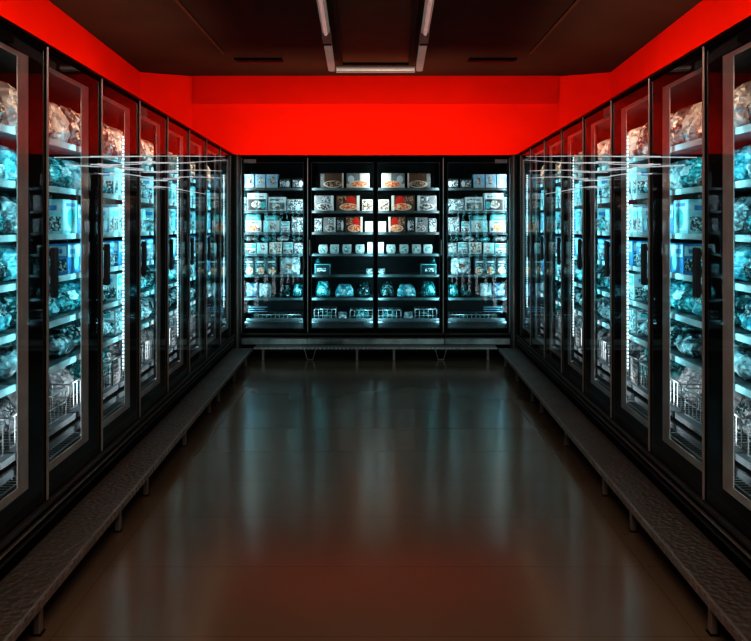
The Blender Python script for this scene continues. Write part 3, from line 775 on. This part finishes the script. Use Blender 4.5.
bc(2, 'orange', 245, 262, 12); bc(2, 'teal', 263, 280, 12); bc(2, 'whiteteal', 280.5, 290, 11); bc(2, 'greybox', 291, 304, 15)
bc(2, 'tealflat', 245, 261, 6.2, 12.2/PXM); bc(2, 'tealflat', 264, 278, 4.6, 12.2/PXM)
bc(3, 'whiteteal', 244, 256, 10.5); bc(3, 'teal', 256.5, 268, 11); bc(3, 'small', 269, 282, 11.5); bc(3, 'whiteteal', 283, 293, 11.5); bc(3, 'greybox', 293.5, 304, 11)
for a, c in ((244, 254.6), (255, 265.8), (266.2, 277.5)): bc(4, 'script', a, c, 17)
back(4, ('photo_bag',), 290, sx=0.98, sz=1.0)
for q, px in enumerate((250, 266, 282, 296)): back(3, ('lying', ('silver', 'teal', 'white', 'dark green')[q], q % 3), px, 0.130, 0.15, sx=0.50, sz=0.8)
back(5, ('small_bag', 'pale blue', 1), 251, sx=0.85, sz=0.98); back(5, ('small_bag', 'white', 2), 264.5, sx=0.85, sz=0.98)
back(5, ('heap', 'dark green', 3), 284.5, sx=0.62, sz=0.85); back(5, ('heap', 'teal', 8), 297.3, sx=0.60, sz=0.88)
back(6, ('basket', 0.50, 0.30, 0.07), 277, 0, 0.165)
back(6, ('lying', 'dark green', 1), 277, 0.010, 0.20, sx=1.3, sz=0.55)
bc(0, 'darkbowl', 320, 344, 15); bc(0, 'orangebowl', 346, 370, 15)
bc(1, 'greybowl', 313.8, 334, 15.5); bc(1, 'redbowl', 336, 360, 15.5); bc(1, 'small', 361.5, 373, 11.5)
bc(2, 'greybox', 314, 322.5, 14); bc(2, 'greybowl', 323, 336, 15); bc(2, 'darkpack', 336.5, 344.5, 15); bc(2, 'redbowl', 345, 363, 15.5); bc(2, 'plain', 364.5, 374.2, 11)
for px in (323, 334.5, 347, 360): back(3, ('tub',), px, sx=1.02, sz=1.0)
bc(3, 'plain', 366.8, 374.4, 11.5)
bc(4, 'clear', 314, 331, 11); back(4, ('heap', 'teal', 11), 317.5, dz=11/PXM+0.003, d=0.16, sx=0.27, sz=0.42); back(4, ('small_bag', 'white', 4), 369.5, sx=0.55, sz=0.4)
back(5, ('heap', 'teal', 5), 322.4, sx=0.80, sz=1.02); back(5, ('heap', 'aqua', 6), 344.2, sx=0.98, sz=0.84); back(5, ('heap', 'dark green', 7), 364.3, sx=0.80, sz=1.0)
back(6, ('basket', 0.235, 0.26, 0.13), 324.8, 0.0, 0.165); back(6, ('heap', 'dark green', 9), 324.8, 0.010, 0.21, sx=0.78, sz=0.70)
back(6, ('small_bag', 'white', 9), 342.2, 0, 0.165, sx=0.62, sz=0.62)
back(6, ('basket', 0.245, 0.26, 0.12), 361.2, 0.0, 0.165); back(6, ('heap', 'teal', 10), 361.2, 0.010, 0.21, sx=0.82, sz=0.72)

# ---- goods in the side freezers
DN = ['nearest', 'second-nearest', 'third-nearest', 'fourth-nearest', 'fifth-nearest', 'sixth-nearest', 'seventh-nearest', 'eighth-nearest']
def seen_door(s): return max(0, min(7, int((s*0.88-2.556)/PITCH)))
films = [['silver', 'white', 'silver', 'white'], ['silver', 'teal', 'white', 'aqua'], ['teal', 'aqua', 'teal', 'silver'], ['teal', 'aqua', 'dark green', 'aqua'],
         ['aqua', 'teal', 'aqua', 'dark green'], ['silver', 'dark green', 'white', 'silver'], ['silver', 'white', 'teal', 'silver']]
cstyle = [['greybox', 'whiteteal'], ['aqua', 'slim'], ['blue', 'aqua'], ['stripe', 'blue'], ['whiteteal', 'stripe'], ['tealflat', 'greybox'], ['aqua', 'blue']]
for bank in ('L', 'R'):
    mir = bank == 'R'
    for li, z in enumerate(SIDE_LEVELS):
        rnd = random.Random(li*13+5)
        gap = (SIDE_LEVELS[li-1]-z-0.03) if li else 0.29
        s = 2.50+0.03*li; n = 0
        if li == 6:
            for k in range(-1, 7):
                a = Y0+PITCH*k
                put(bank, ('basket', 0.60, 0.36, 0.13), a+0.35, 0.165, z, DN[seen_door(a+0.30)], li, mirror=mir)
                for q, off in enumerate((0.20, 0.50)):
                    fm = films[6][(k+q) % 4]
                    put(bank, ('stand', fm, (k+q) % 3), a+off, 0.215, z+0.010, DN[seen_door(a+off)], li, sx=0.92, sz=min(1.0, gap/0.22), mirror=mir)
            continue
        while s < 8.02:
            i = seen_door(s)
            rr = rnd.random()
            bag = i <= 0 or (li in (0,) and i <= 2) or (li >= 4 and rr < 0.75) or (i >= 2 and rr < 0.22) or (i == 1 and li == 1 and rr < 0.4)
            if bag:
                fm = films[li][n % 4]
                if li == 5 and n % 2 == 0:
                    w = 0.29; put(bank, ('lying', fm, n % 3), s+w/2, 0.15, z, DN[i], li, sx=0.93, sz=0.85, mirror=mir)
                    if True: put(bank, ('lying', films[li][(n+1) % 4], (n+1) % 3), s+w/2, 0.145, z+0.002+max(v.co.z for v in PROTO[('lying', fm, n % 3)][0].data.vertices), DN[i], li, sx=0.85, sz=0.5, mirror=mir)
                else:
                    w = 0.27*rnd.uniform(0.82, 1.0)
                    put(bank, ('stand', fm, n % 4), s+w/2, 0.145+rnd.uniform(0, 0.02), z, DN[i], li, sx=w/0.285, sz=min(gap*0.93/0.205, 1.15), mirror=mir)
            else:
                st = cstyle[li][n % 2]
                if i == 2 and li in (1, 2): st = 'slim'
                w = {'slim': 0.075, 'tealflat': 0.22}.get(st, rnd.choice((0.15, 0.19)))
                h = round(min(gap-0.02, {'tealflat': 0.07}.get(st, rnd.choice((0.15, 0.17)))), 3)
                put(bank, ('carton', st, w, h), s+w/2, 0.145, z, DN[i], li, mirror=mir)
            s += w+0.02; n += 1
            if rnd.random() < 0.10 and i >= 2: s += 0.08

# ---- thin glowing strands added as white reflection streaks on the side door glass
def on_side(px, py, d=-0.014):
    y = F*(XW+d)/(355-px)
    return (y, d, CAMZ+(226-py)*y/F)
STREAKS = [[(92, 157), (104, 157), (139, 156.6), (188, 156), (225, 156.3)],
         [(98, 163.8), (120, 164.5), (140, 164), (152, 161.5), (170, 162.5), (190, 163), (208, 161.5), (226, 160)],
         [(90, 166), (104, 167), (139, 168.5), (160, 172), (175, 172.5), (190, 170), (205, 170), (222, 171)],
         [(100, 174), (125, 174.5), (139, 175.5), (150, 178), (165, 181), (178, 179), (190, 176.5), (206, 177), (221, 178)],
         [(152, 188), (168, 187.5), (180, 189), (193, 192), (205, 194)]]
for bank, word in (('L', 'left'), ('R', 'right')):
    for q, pts in enumerate(STREAKS):
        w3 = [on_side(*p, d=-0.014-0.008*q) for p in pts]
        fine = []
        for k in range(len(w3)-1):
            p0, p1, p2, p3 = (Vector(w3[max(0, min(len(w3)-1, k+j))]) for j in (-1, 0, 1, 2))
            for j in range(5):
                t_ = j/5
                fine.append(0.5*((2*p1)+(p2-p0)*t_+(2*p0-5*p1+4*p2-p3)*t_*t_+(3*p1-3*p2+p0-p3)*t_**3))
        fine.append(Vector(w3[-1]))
        b = MB(BANK[bank]); b.tube([tuple(p) for p in fine], 0.0027, M['streak'], 6)
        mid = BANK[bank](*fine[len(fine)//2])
        o = b.build('reflection_streak', base=mid)
        tag(o, 'thin white cord imitating reflected light on the upper %s freezer doors, %s from the top' % (word, ORD[q]), 'streak', 'reflection streaks on the %s freezer doors' % word)

# ---- labels: look + shelf + door (+ place in the run)
from collections import defaultdict
grp = defaultdict(list)
for e in ENTRIES: grp[(e[0], e[1], e[2], e[4])].append(e)
side_w = {'L': 'left', 'R': 'right', 'B': 'back'}
for (bank, door, level, look), es in grp.items():
    es.sort(key=lambda e: (e[3], e[6].location.z))
    for k, e in enumerate(es):
        lab = '%s, %s shelf down, %s %s door' % (look, ORD[level], door, side_w[bank]) if bank == 'B' else \
              '%s, %s shelf down, behind %s %s-wall door' % (look, ORD[level], door, side_w[bank])
        if len(es) > 1:
            lab += ', %s from %s' % (ORD[k], 'left' if bank == 'B' else 'near end')
        tag(e[6], lab, e[5], '%ss on the %s freezer shelves' % (e[5], side_w[bank]))

# ------------------------------------------------------------------ wall-wash lamps and an added fill lamp
def area(loc, target, sx, sy, power, col):
    la = bpy.data.lights.new('wash_fill_lamp', 'AREA'); la.shape = 'RECTANGLE'; la.size = sx; la.size_y = sy; la.energy = power; la.color = col
    o = bpy.data.objects.new('wash_fill_lamp', la); C.objects.link(o)
    o.location = loc
    o.rotation_euler = (Vector(target)-Vector(loc)).to_track_quat('-Z', 'Y').to_euler()
    return o
WASH = (1.0, 0.62, 0.42)
area((0, YB+0.20, 2.175), (0, YBW, 2.75), 3.6, 0.06, 30, WASH)
for sx in (-1, 1):
    # tubes lying along the tops of the side freezers, shining at the red walls
    o = area((sx*(XW+0.35+SH*5.2), 5.2, 2.18), (sx*wx(5.2), 5.2, 2.62), 6.4, 0.06, 40, WASH)
    d = (Vector((sx*wx(5.2), 5.2, 2.62))-o.location).normalized()
    zax = -d; xax = Vector((0, 1, 0)); yax = zax.cross(xax).normalized(); xax = yax.cross(zax)
    m = Matrix((xax, yax, zax)).transposed().to_4x4(); m.translation = o.location; o.matrix_world = m
area((0, 0.8, 3.18), (0, 2.2, 0.0), 1.6, 1.0, 62, (1.0, 0.80, 0.66))  # added fill lamp, brightens the floor and benches

w = bpy.data.worlds.new('world'); S.world = w; w.use_nodes = True
w.node_tree.nodes['Background'].inputs[0].default_value = (0.02, 0.018, 0.018, 1)

# ------------------------------------------------------------------ camera
cd = bpy.data.cameras.new('camera'); cam = bpy.data.objects.new('camera', cd); C.objects.link(cam)
cam.location = (0, 0, CAMZ); cam.rotation_euler = (PI/2, 0, 0)
cd.sensor_width = 36; cd.lens = 36*F/751; cd.shift_y = -(320.5-226)/751; cd.clip_start = 0.05
S.camera = cam

for o in bpy.data.objects:
    if '_b' in o: del o['_b']
S.view_settings.view_transform = 'Standard'
S.view_settings.look = 'High Contrast'
S.view_settings.exposure = 0.0
S.cycles.use_denoising = True
S.cycles.transparent_max_bounces = 24
S.cycles.max_bounces = 8
S.cycles.sample_clamp_indirect = 4.0
